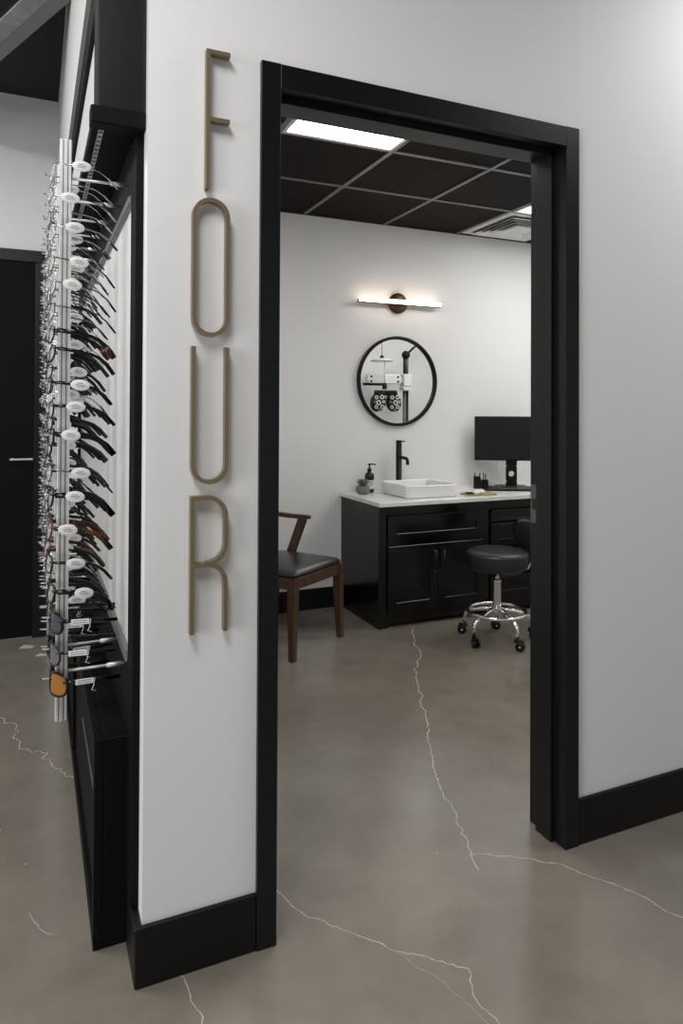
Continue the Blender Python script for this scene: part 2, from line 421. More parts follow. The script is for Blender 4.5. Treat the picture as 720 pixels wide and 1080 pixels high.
t = thing('ceiling_vent', 'white square louvred air vent in the black ceiling', 'vent', (GX+2.5*T, GY+T/2, RC-.003))
b = MB()
def ring(mb, h, zt, zb, wd, m):
    # square sloping ring: outer half size h at z=zb, inner h-wd at zt
    o_ = [(-h, -h, zb), (h, -h, zb), (h, h, zb), (-h, h, zb)]; i_ = [(-h+wd, -h+wd, zt), (h-wd, -h+wd, zt), (h-wd, h-wd, zt), (-h+wd, h-wd, zt)]
    tb = bmesh.new(); A = [tb.verts.new(q) for q in o_]; B = [tb.verts.new(q) for q in i_]
    A2 = [tb.verts.new((q[0], q[1], q[2]+.003)) for q in o_]; B2 = [tb.verts.new((q[0], q[1], q[2]+.003)) for q in i_]
    for k in range(4):
        l = (k+1) % 4
        tb.faces.new((A[k], B[k], B[l], A[l])); tb.faces.new((A2[k], A2[l], B2[l], B2[k])); tb.faces.new((A[k], A[l], A2[l], A2[k])); tb.faces.new((B[k], B2[k], B2[l], B[l]))
    bmesh.ops.recalc_face_normals(tb, faces=tb.faces[:]); mb.merge(tb, m)
ring(b, .292, -.002, -.002, .045, WHITEMETAL); b.build('frame', t)
for h in (.240, .196, .152, .108):
    b = MB(); ring(b, h, .0, -.020, .034, WHITEMETAL); b.build('louvre', t)
b = MB(); b.box((-.085, -.085, -.02), (.085, .085, -.016), WHITEMETAL, .001); b.build('centre_plate', t)
b = MB(); b.box((-.25, -.25, .003), (.25, .25, .006), MOULD); b.build('backing', t)

# ------------------------------------------------------------------ wall letters
def arc(cx, cz, r, a0, a1, n=14): return [(cx+r*math.cos(a0+(a1-a0)*k/n), cz+r*math.sin(a0+(a1-a0)*k/n)) for k in range(n+1)]
def letter(name, strokes, label):
    mb = MB()
    for q, (pts, cl) in enumerate(strokes):
        mb.sweep([(x, -.0160+.0006*q, z) for x, z in pts], .0050, BRASS, closed=cl, square=True, up=(0, 1, 0), flat=(1, 2.0))
    xs_ = [q[0] for p, c in strokes for q in p]; zs_ = [q[1] for p, c in strokes for q in p]
    # stand-off pins into the wall
    p0 = strokes[0][0]
    for q in (p0[0], p0[len(p0)//2], p0[-1]): mb.cyl((q[0], -.008, q[1]), (q[0], .0, q[1]), .003, BRASS, 8)
    return tag(mb.build(name), label, 'letter', 'brass letters spelling a word down the wall')
letter('letter_f', [([(-.138, 1.894), (-.138, 2.229), (-.084, 2.229)], False), ([(-.1335, 2.064), (-.084, 2.064)], False)], 'thin brass letter F, topmost on the white wall strip')
xl, xr, rr_ = -.169, -.0872, .0409
cx_ = (xl+xr)/2
letter('letter_o', [([(xl, 1.704)]+arc(cx_, 1.825, rr_, PI, 0)+arc(cx_, 1.578, rr_, 0, -PI), True)], 'thin brass elongated letter O, below the F on the white wall')
letter('letter_u', [([(xl, 1.507)]+arc(cx_, 1.2195, rr_, PI, 2*PI)+[(xr, 1.507)], False)], 'thin brass letter U, between the O and the R on the wall')
rb = .046
letter('letter_r', [([(xl, .814), (xl, 1.1405), (xr-rb, 1.1405)]+arc(xr-rb, 1.1405-rb, rb, PI/2, 0)[1:]+arc(xr-rb, .981+rb, rb, 0, -PI/2, 14), False),
                    ([(xl+.0045, .978), (xr-rb, .978)]+arc(xr-rb, .978-rb, rb, PI/2, 0)[1:]+[(xr, .814)], False)], 'thin brass letter R, lowest on the white wall strip')

# ------------------------------------------------------------------ eyewear display fixture
D0, D1 = .15, 2.22
fx = thing('eyewear_display', 'black built-in eyewear display with white back panel on the left wall', 'display')
b = MB(); b.box((-.296, .058, .145), (XL, D0, 2.03), FXBLACK, .002); b.build('side_trim', fx)
b = MB(); b.box((-.290, D0, .742), (XL, D1, 1.895), SLAT); lab(b.build('back_panel', fx), 'white finely grooved back panel')
b = MB(); b.box((-.302, D0, .708), (XL, D1, .742), MOULD, .004); b.build('panel_moulding', fx); b = MB(); b.box((-.302, D0, 1.880), (XL, D1, 1.905), MOULD, .004); b.build('panel_moulding', fx)
b = MB(); b.box((-.296, D0, .53), (XL, D1, .708), FXBLACK); b.build('lower_backboard', fx); b = MB(); b.box((-.296, D0, 1.905), (XL, D1, 2.04), FXBLACK); b.build('upper_backboard', fx)
b = MB(); b.box((-.302, D1, .0), (XL, D1+.09, 2.45), FXBLACK, .002); b.build('end_trim', fx)
# base cabinet
b = MB()
b.box((-.352, D0, 0), (XL, D1, .524), FXBLACK, .002)
b.build('base_cabinet', fx)
bc = fx.children[-1]
b = MB()
for a, c in (((-.374, D0, 0), (-.352, D1, .05)), ((-.374, D0, .472), (-.352, D1, .524)), ((-.374, D0, .05), (-.352, D0+.035, .472)), ((-.374, D1-.04, .05), (-.352, D1, .472)), ((-.374, 1.15, .05), (-.352, 1.20, .472))): b.box(a, c, FXBLACK, .0015)
b.build('face_frame', bc)
for y0, y1 in ((D0+.04, 1.145), (1.205, D1-.045)):
    b = MB(); b.box((-.362, y0, .055), (-.3525, y1, .467), FXBLACK, .003); pn = b.build('door_panel', bc)
    b = MB(); b.box((-.366, y0+.06, .33), (-.3615, y0+.55, .342), PLATE, .001); b.build('pull_strip', bc)
# header
b = MB(); H0 = .03; b.box((-.366, H0+.004, 2.07), (XL, D1, 2.452), FXBLACK, .002); b.build('header_box', fx)
hb = fx.children[-1]
b = MB(); b.box((-.388, H0, 2.068), (XL-.0005, H0+.12, 2.452), BLACK, .003); b.build('end_block', hb)
b = MB(); b.box((-.388, H0+.12, 2.36), (-.366, D1, 2.452), FXBLACK, .002); b.build('fascia', hb)
b = MB(); b.box((-.376, H0+.12, 2.075), (-.366, D1, 2.36), SIGN); lab(b.build('sign_panel', hb), 'white panel set into the header side')
b = MB(); b.box((-.404, H0-.004, 2.030), (XL-.0005, H0+.045, 2.072), FXBLACK, .003); b.box((-.396, H0+.045, 2.046), (-.384, D1, 2.075), FXBLACK, .002); b.build('header_lip', fx)
b = MB(); b.box((-.378, H0+.06, 2.050), (-.366, D1-.1, 2.055), WHITEMETAL)
for k in range(64): b.box((-.3765, H0+.07+k*.032, 2.0488), (-.3675, H0+.084+k*.032, 2.051), MOULD)
b.box((-.384, H0+.045, 2.055), (XL, D1, 2.069), FXBLACK)
lab(b.build('led_strip', fx), 'pale dotted light strip under the header')

# display rods
rowpx = [193, 225, 254, 287, 312, 338, 360, 380, 414, 439, 468, 504, 531, 564, 598, 629, 660, 693, 724]
ROWZ = [2.045-(y-8-145)*.002406 for y in rowpx]
XU = -.450
def rod(y, label):
    t = thing('display_rod', label, 'display rod', (XU, y, .563), 0, 'aluminium rods of the eyewear display')
    b = MB()
    b.box((-.0145, -.011, 0), (.0145, .011, 1.482), ALU, .002)
    for xo in (-.006, .005): b.box((xo-.0015, -.0116, .003), (xo+.0015, -.0105, 1.479), ALUDARK)
    b.box((-.004, -.0125, .0), (.001, -.0112, 1.482), ALU)
    b.build('upright', t)
    for z in (1.385, .122):
        b = MB(); b.cyl((.0145, 0, z), (.1535, 0, z), .0036, ALU, 10); b.cyl((.11, 0, z), (.146, 0, z), .0060, ALU, 10); b.build('strut', t)
    return t
COLY = [.217+.205*k for k in range(10)]
ORD = ['nearest', 'second', 'third', 'fourth', 'fifth', 'sixth', 'seventh', 'eighth', 'ninth', 'farthest']
rod0 = None
for k, y in enumerate(COLY):
    l = '%s slim aluminium upright rod of the eyewear display, carrying eyeglasses' % ORD[k]
    if k == 0: rod0 = rod(y, l)
    else:
        r_ = copy_tree(rod0); r_.location = (XU, y, .563); r_['label'] = l

# eyeglasses: local +x runs back along the temples, y is the width, z up; origin = bridge
def superell(cy, cz, a, b_, n, N=26, wrap=.0025):
    out = []
    for k in range(N):
        t_ = 2*PI*k/N; c, s_ = math.cos(t_), math.sin(t_)
        y = a*math.copysign(abs(c)**(2/n), c); z = b_*math.copysign(abs(s_)**(2/n), s_)
        yy = cy+y
        out.append((wrap*(abs(yy)/.033)**2, yy, cz+z))
    return out
def glasses(desc, fm, tm, rr, a=.0255, bb=.019, n=2.6, lens=LENS, straight=False, tipm=None, tempr=(.0018, 2.4), tagkind='oval', logo=None, merged=False):
    t = bpy.data.objects.new('eyeglasses', None); COL.objects.link(t); t.empty_display_size = .05
    wr = .0075 if straight else .0025; ex = .018 if straight else 0
    b = MB(); cz = -.004
    for s in (-1, 1): b.sweep(superell(s*.033, cz, a, bb, n, wrap=wr), rr, fm, 6, closed=True)
    b.sweep([(.001, -.009, .003), (-.001, 0, .006), (.001, .009, .003)], rr*1.05, fm, 6)
    for s in (-1, 1):
        b.sweep([(.004+ex*.9, s*(.033+a-.002), .006), (.006+ex, s*.066, .007), (.012+ex, s*.0675, .007)], rr*1.1, fm, 6)
        b.ball((.006, s*.010, -.006), .0035, CLEARPL, (.6, .6, 1), 8)
    frame_b = b
    lens_b = []
    for s in (-1, 1):
        lb = MB(); i = lb.mi(lens); pts = superell(s*.033, cz, a-.0006, bb-.0006, n, wrap=wr)
        c = lb.bm.verts.new((wr-.004, s*.033, cz)); vs = [lb.bm.verts.new((p[0]-.0004, p[1], p[2])) for p in pts]
        for q in range(len(vs)):
            f = lb.bm.faces.new((c, vs[q], vs[(q+1) % len(vs)])); f.material_index = i; f.smooth = True
        if logo:
            lb.lathe([(.0028, 0), (.0048, 0), (.0048, .0008), (.0028, .0008)], logo, 14, Matrix.Translation((-.001, s*.040, -.004)) @ Matrix.Rotation(-PI/2, 4, 'Y'), closed=True)
        lens_b.append(lb)
    temp_b = []
    for s in (-1, 1):
        tb = MB(); r0, wd = tempr
        if straight: pts = [(.012+ex, s*.0675, .007), (.05, s*.069, .007), (.10, s*.068, .006), (.148, s*.066, .003)]
        else: pts = [(.012, s*.0675, .007), (.05, s*.069, .007), (.088, s*.068, .005), (.106, s*.067, .000), (.125, s*.065, -.013), (.145, s*.062, -.034)]
        rads = [r0*1.15, r0, r0*.95, r0, r0*1.2, r0*1.15][:len(pts)]
        tb.sweep(pts, rads, tm, 6, flat=(1, wd))
        if tipm: tb.sweep([pts[-2], ((pts[-2][0]+pts[-1][0])/2, pts[-1][1]+(pts[-2][1]-pts[-1][1])/2, (pts[-2][2]+pts[-1][2])/2), (pts[-1][0]+.003, pts[-1][1], pts[-1][2]-.003)], [r0*1.25, r0*1.6, r0*1.35], tipm, 6, flat=(1, wd))
        temp_b.append(tb)
    tag_b = None
    if tagkind == 'oval':
        tag_b = MB(); tm_ = Matrix.Translation((.062, -.0725, .006)) @ Matrix.Rotation(PI/2, 4, 'X') @ Matrix.Scale(.62, 4, (0, 1, 0))
        tag_b.lathe([(0, -.0006), (.0205, -.0006), (.0215, 0), (.0205, .0006), (0, .0006)], TAG, 28, tm_)
        for q, (x0, x1) in enumerate(((-.008, .006), (-.011, .011), (-.009, .009))): tag_b.box((.062+x0, -.0734, .0098-q*.0036), (.062+x1, -.0731, .0111-q*.0036), GREYTXT)
        tag_b.sweep([(.042, -.071, .007), (.043, -.068, .010), (.044, -.066, .006)], .0008, TAG, 5)
    elif tagkind == 'rect':
        tag_b = MB(); tag_b.box((.045, -.0735, -.001), (.085, -.0723, .012), TAG, .0004)
        for q in range(2): tag_b.box((.049, -.0738, .0075-q*.005), (.080, -.0735, .0087-q*.005), GREYTXT)
        tag_b.sweep([(.088, -.072, .010), (.086, -.070, -.010), (.082, -.070, -.018), (.092, -.070, -.022)], .0010, TAG, 5)
    f = frame_b.build('rim_frame', t)
    for lb in lens_b: lb.build('lens', t)
    for tb in temp_b: tb.build('temple', t)
    if tag_b: lab(tag_b.build('price_tag', t), 'small white price tag')
    t['label'] = desc
    return t
def simple(src):
    """one joined mesh of a pair, for the rods too far away to show parts"""
    bm = bmesh.new(); mats = []
    for ch in src.children:
        idx = []
        for m in ch.data.materials:
            if m not in mats: mats.append(m)
            idx.append(mats.index(m))
        t = bmesh.new(); t.from_mesh(ch.data); mp = {}
        for v in t.verts: mp[v] = bm.verts.new(v.co)
        for f_ in t.faces:
            try: g = bm.faces.new([mp[v] for v in f_.verts]); g.material_index = idx[f_.material_index]; g.smooth = f_.smooth
            except ValueError: pass
        t.free()
    me = bpy.data.meshes.new('eyeglasses'); bm.to_mesh(me); bm.free()
    for m in mats: me.materials.append(m)
    return me
ST = {
 'silver': glasses('silver wire eyeglasses', SILVER, SILVER, .0011, .0245, .020, 2.2, tempr=(.0012, 1.3), tipm=CLEARPL),
 'clear': glasses('silver and clear eyeglasses', SILVER, SILVER, .0016, .025, .019, 2.4, tempr=(.0014, 1.6), tipm=GUN),
 'gun': glasses('thin dark metal eyeglasses', GUN, GUN, .0012, .025, .019, 2.3, tempr=(.0013, 1.4), tipm=GLOSSB),
 'gunplain': glasses('thin dark metal eyeglasses', GUN, GUN, .0012, .025, .020, 2.3, tempr=(.0013, 1.4), tipm=GLOSSB, tagkind=None),
 'black': glasses('black eyeglasses', GLOSSB, GLOSSB, .0020, .0255, .019, 2.8, tempr=(.0019, 2.2)),
 'blackplain': glasses('black eyeglasses', GLOSSB, GLOSSB, .0022, .026, .019, 2.8, tempr=(.0020, 2.3), tagkind=None),
 'thick': glasses('thick black eyeglasses', GLOSSB, GLOSSB, .0028, .026, .020, 3.2, tempr=(.0026, 2.8)),
 'tort': glasses('brown tortoiseshell eyeglasses', TORT, TORT, .0024, .026, .020, 2.8, tempr=(.0024, 2.6)),
 'brown': glasses('dark eyeglasses with brown tips', GLOSSB, GLOSSB, .0022, .026, .020, 2.8, tempr=(.0026, 2.2), tipm=TORT, tagkind=None),
 'bluelogo': glasses('black eyeglasses with blue lens dot', GLOSSB, GLOSSB, .0026, .026, .020, 3.0, tempr=(.0018, 2.0), logo=LOGOBLUE),
 'whitelogo': glasses('thick black eyeglasses with white lens ring', GLOSSB, GLOSSB, .0034, .026, .021, 2.9, tempr=(.0024, 2.6), logo=LABEL),
 'smoke': glasses('black sunglasses with smoke lenses', GLOSSB, GLOSSB, .0034, .029, .024, 3.0, lens=GREYLENS, straight=True, tempr=(.0022, 2.2), tagkind='rect'),
 'mirror': glasses('black sunglasses with mirrored lenses', GLOSSB, GLOSSB, .0026, .029, .025, 2.3, lens=MIRLENS, straight=True, tempr=(.0018, 2.0), tagkind='rect'),
 'amber': glasses('black sunglasses with amber lenses', GLOSSB, GLOSSB, .0030, .031, .027, 2.8, lens=AMBER, straight=True, tempr=(.0022, 2.2), tagkind='rect'),
}
NEAR = ['silver', 'silver', 'clear', 'gun', 'gun', 'gunplain', 'brown', 'blackplain', 'black', 'black', 'black', 'thick', 'gun', 'tort', 'black', 'bluelogo', 'whitelogo', 'smoke', 'amber']
NEAR = ['silver', 'silver', 'clear', 'gun', 'gun', 'gunplain', 'brown', 'blackplain', 'black', 'black', 'thick', 'gun', 'thick', 'tort', 'bluelogo', 'whitelogo', 'smoke', 'mirror', 'amber']
NUM = ['topmost', 'second from top', 'third from top', 'fourth from top', 'fifth from top', 'sixth from top', 'seventh from top', 'eighth from top', 'ninth from top', 'tenth from top', 'ninth from bottom', 'eighth from bottom', 'seventh from bottom', 'sixth from bottom', 'fifth from bottom', 'fourth from bottom', 'third from bottom', 'second from bottom', 'lowest']
FAR = ['gun', 'black', 'blackplain', 'silver', 'thick', 'black', 'gunplain', 'blackplain', 'thick', 'black']
OVX = {0: 81, 1: 71, 2: 75, 3: 79, 4: 72, 8: 83, 9: 77, 10: 73, 11: 83, 12: 77, 13: 72, 14: 78, 15: 83}
used = set(); SIMPLE = {}
rnd = random.Random(4)
for c, cy in enumerate(COLY):
    for r in range(19):
        if c == 0: st = NEAR[r]; z = ROWZ[r]
        else:
            z = ROWZ[0]-.0705*r+(.008 if c % 2 else -.004)
            if r < 4: st = ['silver', 'clear', 'gunplain', 'gun'][(r+c) % 4]
            elif r >= 17: st = ['smoke', 'mirror'][(r+c) % 2]
            elif c == 1 and r in (2, 8, 14): st = 'tort' if r == 14 else 'clear'
            else: st = rnd.choice(FAR)
            if c > 1 and rnd.random() < .08: continue
        src = ST[st]
        if c < 3:
            if st not in used: g = src; used.add(st)
            else: g = copy_tree(src)
            if c == 0 and r in OVX:
                for chd in g.children:
                    if chd.name.startswith('price_tag'): chd.location.x = (OVX[r]-83)*.0026+.009
        else:
            if st not in SIMPLE: SIMPLE[st] = simple(src)
            g = bpy.data.objects.new('eyeglasses', SIMPLE[st]); COL.objects.link(g)
        dip = rnd.uniform(.05, .16) if r < 16 else rnd.uniform(-.01, .03)
        if r < 3: dip = rnd.uniform(.0, .06)
        g.location = (XU-.034+rnd.uniform(-.003, .003), cy+rnd.uniform(-.004, .004), z)
        g.rotation_euler = (rnd.uniform(-.05, .05), dip, rnd.uniform(-.06, .06)+(.14 if r == 18 else -.10 if r >= 16 else 0))
        g.scale = (1.06, 1.03, 1.03)
        if r >= 16: g.location.x += .010
        tag(g, '%s, %s on the %s display rod' % (src['label'].split(',')[0], NUM[r], ORD[c]), 'sunglasses' if r >= 17 or st == 'smoke' else 'eyeglasses', 'eyeglasses hung on the display rods')
for st, o in ST.items():
    if st not in used:
        for ch in list(o.children): bpy.data.objects.remove(ch)
        bpy.data.objects.remove(o)
# pegs that carry the bridges: parts of each rod
pegm = MB(); pegm.cyl((-.0145, 0, 0), (-.046, 0, .003), .0022, CLEARPL, 8); pegm.ball((-.0465, 0, .003), .0026, GUN, seg=8)
peg0 = None
for o in [o for o in COL.objects if o.name.startswith('display_rod')]:
    c = min(range(len(COLY)), key=lambda k: abs(COLY[k]-o.location.y))
    for r in range(19):
        z = ROWZ[r] if c == 0 else ROWZ[0]-.0705*r+(.008 if c % 2 else -.004)
        if peg0 is None: peg0 = pegm.build('peg', o); pg = peg0
        else: pg = peg0.copy(); COL.objects.link(pg); pg.parent = o
        pg.location = (0, 0, z-.563-.001)

# ------------------------------------------------------------------ vanity
VX0, VX1, VY, VZ = 1.425, 3.45, 2.105, .755
v = thing('vanity_cabinet', 'black lacquered vanity cabinet with drawers and doors along the back wall', 'cabinet', (VX0, VY, 0))
V = Matrix.Translation((-VX0, -VY, 0))
b = MB()
b.box((VX0, VY, .0), (VX0+.018, YB, VZ), CAB, .001, V)
b.box((VX0+.018, VY+.02, .06), (VX1, YB, VZ-.001), CAB, 0, V)
b.build('carcass', v)
b = MB()
def rail(x0, x1, z0, z1): b.box((x0, VY-.001, z0), (x1, VY+.022, z1), CAB, .0012, V)
rail(VX0+.0005, 1.478, 0, VZ); rail(1.478, VX1, .697, VZ); rail(2.198, 2.245, .1, .697); rail(1.478, 2.198, .508, .520)
b.prism([(1.478, 0), (1.488, 0), (1.498, .018), (1.52, .028), (VX1, .028), (VX1, .095), (1.478, .095)], CAB, 'y', VY-.001, VY+.022, M=V)
b.build('face_frame', v)
def shaker(name, x0, x1, z0, z1, wd=.058, label=None):
    q = MB(); y0, y1 = VY-.017, VY-.001
    for a, c in (((x0, y0, z0), (x0+wd, y1, z1)), ((x1-wd, y0, z0), (x1, y1, z1)), ((x0+wd, y0, z0), (x1-wd, y1, z0+wd)), ((x0+wd, y0, z1-wd), (x1-wd, y1, z1))): q.box(a, c, CAB, .0018, V)
    q.box((x0+wd-.002, VY-.008, z0+wd-.002), (x1-wd+.002, y1, z1-wd+.002), CAB, 0, V)
    return q.build(name, v)
shaker('drawer', 1.482, 2.196, .523, .694, .060)
dl = shaker('door', 1.482, 1.838, .098, .505); dr = shaker('door', 1.842, 2.196, .098, .505)
def pull(par, x, z0, z1, horiz=False):
    q = MB(); y = VY-.045
    if horiz:
        q.cyl((x-.07, y, z0), (x+.07, y, z0), .005, GLOSSB, 12)
        for s in (-.05, .05): q.cyl((x+s, y, z0), (x+s, VY-.015, z0), .004, GLOSSB, 10)
    else:
        q.cyl((x, y, z0), (x, y, z1), .005, GLOSSB, 12)
        for z in (z0+.006, z1-.006): q.cyl((x, y, z), (x, VY-.015, z), .0045, CHROME, 10)
    o = q.build('handle', par); o.location = (-VX0, -VY, 0); return o
pull(dl, 1.812, .325, .465); pull(dr, 1.872, .325, .465)
for z0, z1 in ((.612, .690), (.442, .600), (.258, .430), (.098, .246)):
    shaker('drawer', 2.250, 2.800, z0, z1, .052 if z1-z0 > .1 else .022); shaker('drawer', 2.830, 3.40, z0, z1, .052 if z1-z0 > .1 else .022)
b = MB(); b.box((VX0-.012, VY-.035, VZ), (VX1+.02, YB, VZ+.027), QUARTZ, .002)
CT = VZ+.027
tag(b.build('countertop'), 'white quartz countertop on the black vanity', 'countertop')

# ------------------------------------------------------------------ things on the counter
def rrect(x0, y0, x1, y1, r, n=5):
    out = []
    for cx, cy, a in ((x1-r, y1-r, 0), (x0+r, y1-r, PI/2), (x0+r, y0+r, PI), (x1-r, y0+r, 1.5*PI)):
        out += [(cx+r*math.cos(a+PI/2*k/n), cy+r*math.sin(a+PI/2*k/n)) for k in range(n+1)]
    return out
def loft(mb, loops, m, cap0=True, cap1=True, smooth=False):
    t = bmesh.new(); R = [[t.verts.new(p) for p in L] for L in loops]
    for A, B in zip(R, R[1:]):
        n = len(A)
        for k in range(n): t.faces.new((A[k], A[(k+1) % n], B[(k+1) % n], B[k]))
    if cap0: t.faces.new(R[0][::-1])
    if cap1: t.faces.new(R[-1])
    bmesh.ops.recalc_face_normals(t, faces=t.faces[:]); mb.merge(t, m, None, smooth); return mb
SX0, SX1, SY0, SY1 = 1.658, 2.045, 2.165, 2.545
sk = thing('vessel_sink', 'square white ceramic vessel sink on the countertop', 'sink', ((SX0+SX1)/2, (SY0+SY1)/2, CT))
hx, hy = (SX1-SX0)/2, (SY1-SY0)/2
def lp(ins, z, r): return [(x, y, z) for x, y in rrect(-hx+ins, -hy+ins, hx-ins, hy-ins, r)]
b = MB(); loft(b, [lp(.012, 0, .02), lp(.004, .006, .022), lp(.0, .078, .024), lp(.002, .081, .024), lp(.011, .081, .02), lp(.013, .078, .02), lp(.02, .03, .02), lp(.05, .014, .03)], CERAMIC)
b.build('basin', sk)
b = MB(); b.lathe([(0, .0145), (.022, .0145), (.024, .017), (.016, .0185), (0, .0185)], CHROME, 24); b.build('drain', sk)
fc = thing('tall_faucet', 'tall matte black vessel faucet behind the white sink', 'faucet', (1.838, 2.605, CT))
b = MB(); b.lathe([(0, 0), (.027, 0), (.027, .006), (.021, .008), (.021, .335), (.019, .338), (0, .338)], MBLACK, 28); b.build('body', fc)
b = MB(); b.sweep([(0, -.015, .235), (0, -.09, .235), (0, -.112, .231), (0, -.124, .218), (0, -.127, .19)], .0115, MBLACK, 14); b.build('spout', fc)
b = MB(); b.lathe([(0, .338), (.0205, .338), (.0205, .352), (.018, .355), (0, .355)], MBLACK, 28); b.box((-.008, -.075, .345), (.008, .0, .3535), MBLACK, .002); b.build('lever', fc)

sp = thing('soap_bottle', 'dark glass pump soap bottle with a white label left of the sink', 'soap bottle', (1.604, 2.600, CT))
b = MB(); b.lathe([(0, 0), (.029, 0), (.031, .003), (.031, .100), (.027, .113), (.014, .122), (.013, .132), (0, .132)], GLOSSB, 28); b.build('bottle', sp); sp.scale = (1.05, 1.05, 1.13)
b = MB(); b.lathe([(.0313, .022), (.0313, .075)], LABEL, 28); 
for q in range(3): b.box((-.012, -.0322, .062-q*.008), (.010, -.0312, .0645-q*.008), GREYTXT)
lab(b.build('front_label', sp), 'white wraparound label')
b = MB(); b.lathe([(0, .130), (.015, .130), (.015, .142), (.006, .146), (.005, .165), (.011, .166), (.011, .174), (0, .174)], MBLACK, 20); b.sweep([(0, 0, .171), (.030, -.018, .171), (.036, -.022, .164)], .004, MBLACK, 8); b.build('pump', sp)

pt = thing('potted_succulent', 'small succulent in a round grey cement pot at the counter\'s left end', 'potted plant', (1.512, 2.515, CT))
b = MB(); b.lathe([(0, 0), (.030, 0), (.044, .012), (.049, .030), (.045, .050), (.037, .058), (.034, .056), (.036, .046), (0, .046)], POTM, 30); b.build('pot', pt)
b = MB(); rnd = random.Random(3)
for ringn, (n, tilt, L) in enumerate(((10, 1.0, .058), (8, .68, .054), (6, .38, .046), (3, .12, .038))):
    for k in range(n):
        a = 2*PI*k/n+ringn*.4+rnd.uniform(-.1, .1); d = Vector((math.cos(a)*math.sin(tilt), math.sin(a)*math.sin(tilt), math.cos(tilt)))
        p0 = Vector((0, 0, .050)); b.sweep([p0, p0+d*L*.4+Vector((0, 0, .002)), p0+d*L*.75+Vector((0, 0, .006)), p0+d*L+Vector((0, 0, .012))], [.004, .0075, .006, .0008], SUCC, 6, flat=(1, .6))
b.build('succulent_rosette', pt)

pc = thing('pen_holder', 'black mesh pen holder with pens beside the monitor', 'pen holder', (2.46, 2.50, CT), -.5)
b = MB(); 
for s in (-1, 1):
    t0 = s*.027
    loft(b, [[(x+t0, y, 0) for x, y in rrect(-.025, -.03, .025, .03, .006, 3)], [(x+t0, y, .085 if s < 0 else .062) for x, y in rrect(-.025, -.03, .025, .03, .006, 3)], [(x+t0, y, .085 if s < 0 else .062) for x, y in rrect(-.022, -.027, .022, .027, .005, 3)], [(x+t0, y, .006) for x, y in rrect(-.022, -.027, .022, .027, .005, 3)]], MBLACK)
b.build('cup', pc)
rnd = random.Random(9)
for k in range(5):
    x, y = (-.035+.017*k, rnd.uniform(-.015, .015)); h = rnd.uniform(.10, .128)
    b = MB(); b.cyl((x, y, .008), (x+rnd.uniform(-.012, .012), y+rnd.uniform(-.01, .01), h), .0042, [MBLACK, GLOSSB, ALU, MBLACK, GLOSSB][k], 10); b.build('pen', pc)

mo = thing('computer_monitor', 'black flat computer monitor on a stand at the counter\'s right', 'monitor', (2.715, 2.470, CT), -.50)
b = MB(); b.box((-.275, -.020, .198), (.275, .014, .524), GLOSSB, .004); b.box((-.2, .014, .25), (.2, .04, .47), MBLACK, .01); b.build('housing', mo)
b = MB(); b.box((-.268, -.0212, .212), (.268, -.0196, .517), SCREEN); b.build('screen', mo)
b = MB()
hole = [(math.cos(2*PI*k/28), math.sin(2*PI*k/28)) for k in range(28)]
# stand column with a round cable hole
t_ = bmesh.new(); zc = .098; W, Z0, Z1 = .040, .010, .26
outer = []
for c, s_ in hole:
    k = max(abs(c)/W, abs(s_)/(.06)); outer.append((c/k, zc+s_/k))
def ringv(pts, y): return [t_.verts.new((x, y, z)) for x, z in pts]
inner = [(.021*c, zc+.021*s_) for c, s_ in hole]
A, B_, C_, D_ = ringv(outer, .016), ringv(inner, .016), ringv(outer, .034), ringv(inner, .034)
for k in range(28):
    l = (k+1) % 28
    t_.faces.new((A[k], B_[k], B_[l], A[l])); t_.faces.new((C_[k], C_[l], D_[l], D_[k])); t_.faces.new((B_[k], D_[k], D_[l], B_[l])); t_.faces.new((A[k], A[l], C_[l], C_[k]))
bmesh.ops.recalc_face_normals(t_, faces=t_.faces[:]); b.merge(t_, MBLACK)
b.box((-W, .016, zc+.06), (W, .034, .36), MBLACK); b.box((-W, .016, .008), (W, .034, zc-.06), MBLACK); b.build('stand_column', mo)
b = MB(); b.box((-.11, -.06, 0), (.11, .10, .010), MBLACK, .003); b.build('stand_base', mo)
b = MB(); b.sweep([(-.09, .03, .24), (-.105, .05, .14), (-.085, .07, .05), (-.06, .085, .008), (.05, .13, .005)], .003, LABEL, 8); lab(b.build('cable', mo), 'pale grey cable behind the stand')

kb = thing('keyboard', 'black computer keyboard lying in front of the monitor', 'keyboard', (2.625, 2.315, CT), -.50)
b = MB(); b.prism([(-.07, 0), (.07, 0), (.07, .020), (-.07, .010)], MBLACK, 'x', -.22, .22, .001); b.build('case', kb)
b = MB()
for r in range(6):
    for c in range(21):
        if r == 0 and 4 < c < 10: continue
        x = -.208+c*.0203; y = -.058+r*.0208; z = .0165+(y/.14)*.010-.002
        b.box((x-.008, y-.008, z), (x+.008, y+.008, z+.006), MOULD if False else GLOSSB, .001)
    if r == 0: b.box((-.208+5*.0203-.008, -.066, .0105), (-.208+9*.0203+.008, -.050, .0165), GLOSSB, .001)
b.build('keys', kb)

